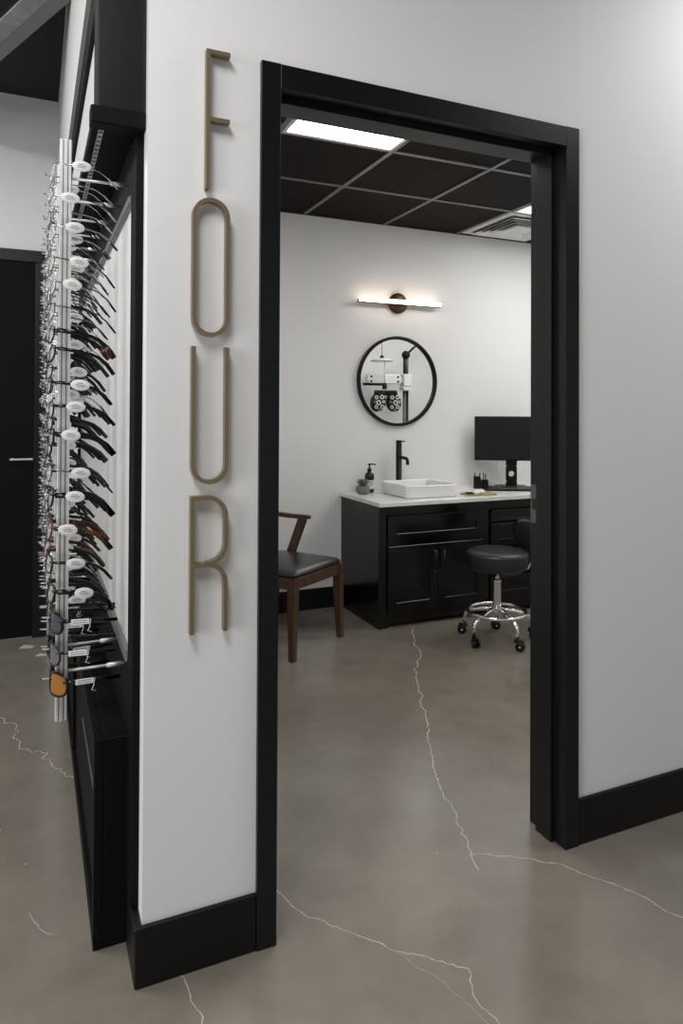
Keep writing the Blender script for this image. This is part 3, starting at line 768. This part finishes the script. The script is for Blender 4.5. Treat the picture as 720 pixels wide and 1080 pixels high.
tr = thing('bamboo_tray', 'small tan bamboo tray at the sink\'s right side', 'tray', (2.225, 2.195, CT), -.12)
b = MB(); loft(b, [[(x, y, 0) for x, y in rrect(-.105, -.065, .105, .065, .015)], [(x, y, .012) for x, y in rrect(-.11, -.07, .11, .07, .017)], [(x, y, .012) for x, y in rrect(-.103, -.063, .103, .063, .014)], [(x, y, .006) for x, y in rrect(-.10, -.06, .10, .06, .013)]], BAMBOO)
b.build('tray', tr)
rnd = random.Random(6)
b = MB(); t_ = bmesh.new(); bmesh.ops.create_icosphere(t_, subdivisions=3, radius=1)
for q in t_.verts:
    n_ = math.sin(q.co.x*5+1)*.16+math.sin(q.co.y*7+q.co.z*4)*.16+rnd.uniform(-.05, .05)
    q.co = Vector((q.co.x*.055*(1+n_), q.co.y*.035*(1+n_), max(-.4, q.co.z*(1+n_))*.018+.0075))
b.merge(t_, PAPER, None, False); o = b.build('crumpled_cloth'); o.location = (2.235, 2.20, CT+.006); o.rotation_euler = (0, 0, .3)
tag(o, 'white crumpled cleaning cloth on the tan tray', 'cloth')
b = MB(); b.box((-.03, -.02, 0), (.03, .02, .012), MBLACK, .003); o = b.build('contact_lens_case'); o.location = (2.165, 2.205, CT+.0065); o.rotation_euler = (0, 0, .2)
tag(o, 'small dark case on the left of the tan tray', 'case')

# ------------------------------------------------------------------ mirror and sconce on the back wall
mr = thing('round_mirror', 'round black framed mirror above the vanity sink', 'mirror', (1.857, YB, 1.556))
RM = Matrix.Rotation(PI/2, 4, 'X')
b = MB(); b.lathe([(.300, .001), (.318, .001), (.321, .004), (.321, .028), (.318, .031), (.304, .031), (.300, .028)], MBLACK, 80, RM, closed=True); b.build('frame', mr)
b = MB(); b.lathe([(0, .002), (.301, .002), (.301, .012), (0, .012)], MIRROR, 80, RM, smooth=False); b.build('mirror_glass', mr)
sc = thing('wall_sconce', 'slim glowing tube wall light on a round bronze plate above the mirror', 'wall light', (1.858, YB, 2.114))
b = MB(); b.lathe([(0, 0), (.072, 0), (.074, .003), (.074, .018), (.070, .022), (0, .022)], BRONZE, 40, RM); b.cyl((0, -.02, 0), (0, -.050, 0), .015, BRONZE, 16); b.build('backplate', sc)
b = MB(); b.box((-.335, -.049, -.016), (.335, -.036, .008), BRONZE, .002); b.build('tube_holder', sc)
b = MB(); b.sweep([(-.325, -.060, .004), (.325, -.060, .004)], .0135, TUBE, 18); lab(b.build('light_tube', sc), 'glowing warm white tube')

# ------------------------------------------------------------------ stool
stl = thing('rolling_stool', 'round black vinyl rolling stool with chrome base in front of the vanity', 'stool', (1.985, 1.670, 0))
b = MB(); b.lathe([(0, .418), (.155, .418), (.172, .428), (.180, .450), (.182, .500), (.178, .515), (.165, .526), (.12, .531), (0, .533)], VINYL, 48); b.build('seat', stl)
b = MB(); b.lathe([(.1815, .504), (.1845, .507), (.1815, .510)], VINYL, 48); b.build('seat_piping', stl)
b = MB(); b.cyl((0, 0, .34), (0, 0, .42), .0135, CHROME, 20); b.box((-.09, -.09, .408), (.09, .09, .4185), MBLACK, .002); b.build('gas_rod', stl)
b = MB(); b.lathe([(0, .155), (.028, .155), (.030, .16), (.026, .19), (.024, .345), (.026, .352), (.020, .356), (0, .356)], CHROME, 28); b.build('column', stl)
b = MB(); b.sweep([(.02, .0, .395), (-.06, -.06, .392), (-.085, -.085, .39)], .004, GLOSSB, 8); b.build('height_lever', stl)
b = MB(); b.sweep([(.168*math.cos(2*PI*k/48), .168*math.sin(2*PI*k/48), .168) for k in range(48)], .0105, CHROME, 12, closed=True); b.build('foot_ring', stl)
b = None
for k in range(5):
    a = math.radians(-93+72*k); ca, sa = math.cos(a), math.sin(a)
    b = MB(); pts = [(.02, .185), (.10, .168), (.165, .150), (.195, .132), (.203, .105), (.203, .072)]
    b.sweep([(r*ca, r*sa, z) for r, z in pts], [.014, .0135, .013, .0125, .012, .012], CHROME, 12); lg = b.build('leg', stl)
    b = MB(); M_ = Matrix.Translation((.203*ca, .203*sa, 0)) @ Matrix.Rotation(a+[.8, -.3, 1.9, .4, 1.2][k], 4, 'Z')
    b.lathe([(0, .070), (.011, .070), (.011, .080), (0, .080)], GLOSSB, 14, M_)
    for s in (-1, 1):
        b.lathe([(0, 0), (.021, 0), (.0265, .003), (.0265, .013), (.021, .016), (.008, .017), (0, .017)], GLOSSB, 24, M_ @ Matrix.Translation((.016, s*.0035, .0265)) @ Matrix.Rotation(-s*PI/2, 4, 'X'))
        b.lathe([(0, .017), (.006, .017), (.006, .0185), (0, .0185)], CHROME, 12, M_ @ Matrix.Translation((.016, s*.0035, .0265)) @ Matrix.Rotation(-s*PI/2, 4, 'X'))
    b.sweep([(-.002, 0, .068), (-.012, 0, .050), (.0, 0, .045), (.016, 0, .058), (.034, 0, .052)], .009, GLOSSB, 8, M=M_)
    b.build('caster', lg)
ba = 0.04
MBk = Matrix.Rotation(ba, 4, 'Z')
b = MB()
for s in (-1, 1): b.sweep([(.05, s*.034, .412), (.10, s*.036, .404), (.175, s*.037, .400), (.205, s*.037, .408), (.222, s*.037, .44), (.232, s*.037, .53), (.238, s*.037, .585)], .006, CHROME, 10, M=MBk)
b.build('backrest_bar', stl)
b = MB(); MR = MBk @ Matrix.Translation((.228, 0, .596)) @ Matrix.Rotation(PI/2, 4, 'Y') @ Matrix.Scale(1.3, 4, (0, 1, 0))
b.lathe([(0, -.012), (.075, -.010), (.098, .0), (.104, .012), (.098, .024), (.075, .03), (0, .032)], VINYL, 40, MR)
b.lathe([(.103, .003), (.1065, .006), (.103, .009)], VINYL, 40, MR); b.build('backrest', stl)

# ------------------------------------------------------------------ wooden chair
ch = thing('wooden_armchair', 'walnut armchair with black leather seat against the white wall', 'chair', (.838, 2.122, 0), math.radians(34.3))
def tleg(x, y, z1, dx, dy, name='leg'):
    b = MB(); h0, h1 = .0155, .023
    b.sweep([(x+dx, y+dy, 0), (x, y, .30), (x, y, z1)], [h0, h1, h1], WOOD, square=True, up=(0, 1, 0)); return b.build(name, ch)
for s in (-1, 1): tleg(s*.230, -.205, .443, s*.012, -.008)
for s in (-1, 1):
    b = MB(); b.sweep([(s*.215, .285, 0), (s*.212, .235, .30), (s*.210, .225, .44)], [.016, .021, .021], WOOD, square=True, up=(1, 0, 0)); b.build('leg', ch)
b = MB()
b.box((-.215, -.222, .378), (.215, -.198, .440), WOOD, .003)
b.box((-.205, .215, .378), (.205, .237, .440), WOOD, .003)
for s in (-1, 1):
    b.sweep([(s*.232, -.2, .409), (s*.212, .225, .409)], .011, WOOD, square=True, up=(0, 0, 1), flat=(1, 2.8))
b.build('seat_frame', ch)
b = MB()
def sl(ins, z, px=0): return [(x*(1-.03*(y+.23)/.46), y, z) for x, y in rrect(-.240+ins, -.225+ins, .240-ins, .228-ins, .025, 4)]
loft(b, [sl(.012, .440), sl(.002, .446), sl(.0, .458), sl(.010, .470), sl(.04, .480), sl(.09, .488), sl(.15, .492)], LEATHER, smooth=True); b.build('seat_cushion', ch)
for s in (-1, 1):
    b = MB(); b.sweep([(s*.245, .012, .690), (s*.243, .06, .690), (s*.236, .15, .690), (s*.222, .235, .695), (s*.200, .275, .705)], [.013, .016, .016, .016, .014], WOOD, square=True, up=(0, 0, 1), flat=(1.15, .75)); b.build('armrest', ch)
    b = MB(); b.sweep([(s*.240, .060, .682), (s*.228, .155, .425)], .027, WOOD, square=True, up=(1, 0, 0), flat=(1, .42)); b.build('arm_support', ch)
b = MB()
import itertools
loops = []
for k in range(17):
    u = -1+2*k/16; x = .222*u; y = .345-.095*u*u; h = .055*(1-.75*abs(u)**3)+.012; zc = .745-.028*abs(u)**2
    loops.append([(x, y-.010, zc-h), (x, y+.010, zc-h), (x, y+.016, zc+h), (x, y-.004, zc+h)])
loft(b, loops, WOOD, smooth=False); b.build('backrest', ch)

# ------------------------------------------------------------------ examination equipment seen in the mirror
YE = .45
es = thing('examination_stand', 'exam stand pole with white swing arm, reflected in the round mirror', 'medical stand', (3.168, YE, 0))
b = MB(); b.lathe([(0, 0), (.22, 0), (.22, .03), (.06, .05), (0, .05)], MBLACK, 32); b.build('foot', es)
b = MB()
b.cyl((-.016, 0, .05), (-.016, 0, 1.56), .020, POLE, 20); b.cyl((.020, .0, .05), (.020, .0, 1.56), .013, MBLACK, 12)
b.cyl((.012, 0, 1.72), (.012, 0, 1.91), .018, POLE, 18); b.cyl((-.020, 0, 1.72), (-.020, 0, 1.91), .012, MBLACK, 10); b.build('pole', es)
b = MB(); b.box((-.055, -.05, 1.60), (.055, .06, 1.735), LABEL, .012, seg=2); b.box((-.06, -.05, 1.555), (.03, .06, 1.596), LABEL, .008, seg=2); b.build('collar', es)
b = MB(); b.ball((0, 0, 1.944), .047, MBLACK, seg=20); b.build('ball_joint', es)
b = MB(); b.cyl((.02, 0, 1.96), (.36, 0, 2.26), .013, GUN, 12); b.build('lamp_arm', es)
b = MB(); b.prism(rrect(-.48, 1.625, -.075, 1.728, .04), LABEL, 'y', -.045, .045, .008)
b.cyl((-.06, 0, 1.66), (-.09, 0, 1.66), .03, LABEL, 16); b.build('swing_arm', es)
b = MB(); 
for x in (-.12, -.44): b.cyl((x, .045, 1.70), (x, .05, 1.70), .012, MBLACK, 12); b.cyl((x, .045, 1.65), (x, .05, 1.65), .012, MBLACK, 12)
b.build('bolt_caps', es)
ph = thing('phoropter', 'black eye testing phoropter with white dials, reflected in the round mirror', 'eye testing device', (2.868, YE+.10, 1.33))
b = MB(); b.cyl((-.26, 0, .285), (.0, 0, .285), .014, MBLACK, 12); b.cyl((-.012, 0, .235), (-.012, 0, .30), .024, MBLACK, 16); b.cyl((-.012, 0, .30), (-.012, 0, .522), .006, ALU, 10); b.build('hanger', ph)
b = MB(); b.box((-.135, -.02, .165), (.135, .03, .225), MBLACK, .018, seg=2)
for x in (-.11, -.05, .02, .09): b.cyl((x, .03, .20), (x, .045, .20), .019, GLOSSB, 14)
b.build('crossbar', ph)
for s in (-1, 1):
    b = MB(); MP = Matrix.Translation((s*.092, 0, .095)) @ Matrix.Rotation(s*-.25, 4, 'Y') @ Matrix.Rotation(-PI/2, 4, 'X') @ Matrix.Scale(1.22, 4, (0, 1, 0))
    b.lathe([(0, -.03), (.070, -.03), (.080, -.02), (.080, .03), (.072, .036), (0, .036)], MBLACK, 32, MP); hd = b.build('lens_head', ph)
    for q, (x, z, r) in enumerate(((-.033, .052, .021), (.032, .056, .024), (s*.008, -.002, .027), (-.048, .004, .015), (.050, .006, .016), (-.036, -.048, .019), (.034, -.046, .022), (0, -.078, .016))):
        b = MB(); b.lathe([(r*.55, .036), (r, .036), (r*.95, .046), (r*.55, .044)], [LABEL, ALU, LABEL, DUCTG][q % 4], 18, Matrix.Translation((s*.092+x, .0, .095+z)) @ Matrix.Rotation(-PI/2, 4, 'X'), closed=True)
        lab(b.build('dial', hd), 'white dial ring')
pl = thing('pendant_lamp', 'white disc pendant lamp on a black cord, reflected in the round mirror', 'lamp', (2.845, YE+.06, 1.86))
b = MB(); b.lathe([(0, .0), (.118, .0), (.124, .006), (.118, .014), (.05, .034), (0, .036)], LABEL, 40); b.build('shade', pl)
b = MB(); b.lathe([(0, .036), (.026, .036), (.02, .055), (.008, .066), (0, .066)], MBLACK, 20); b.build('cap', pl)
b = MB(); b.cyl((0, 0, .06), (0, 0, RC-1.86-.002), .003, MBLACK, 8); b.build('cord', pl)
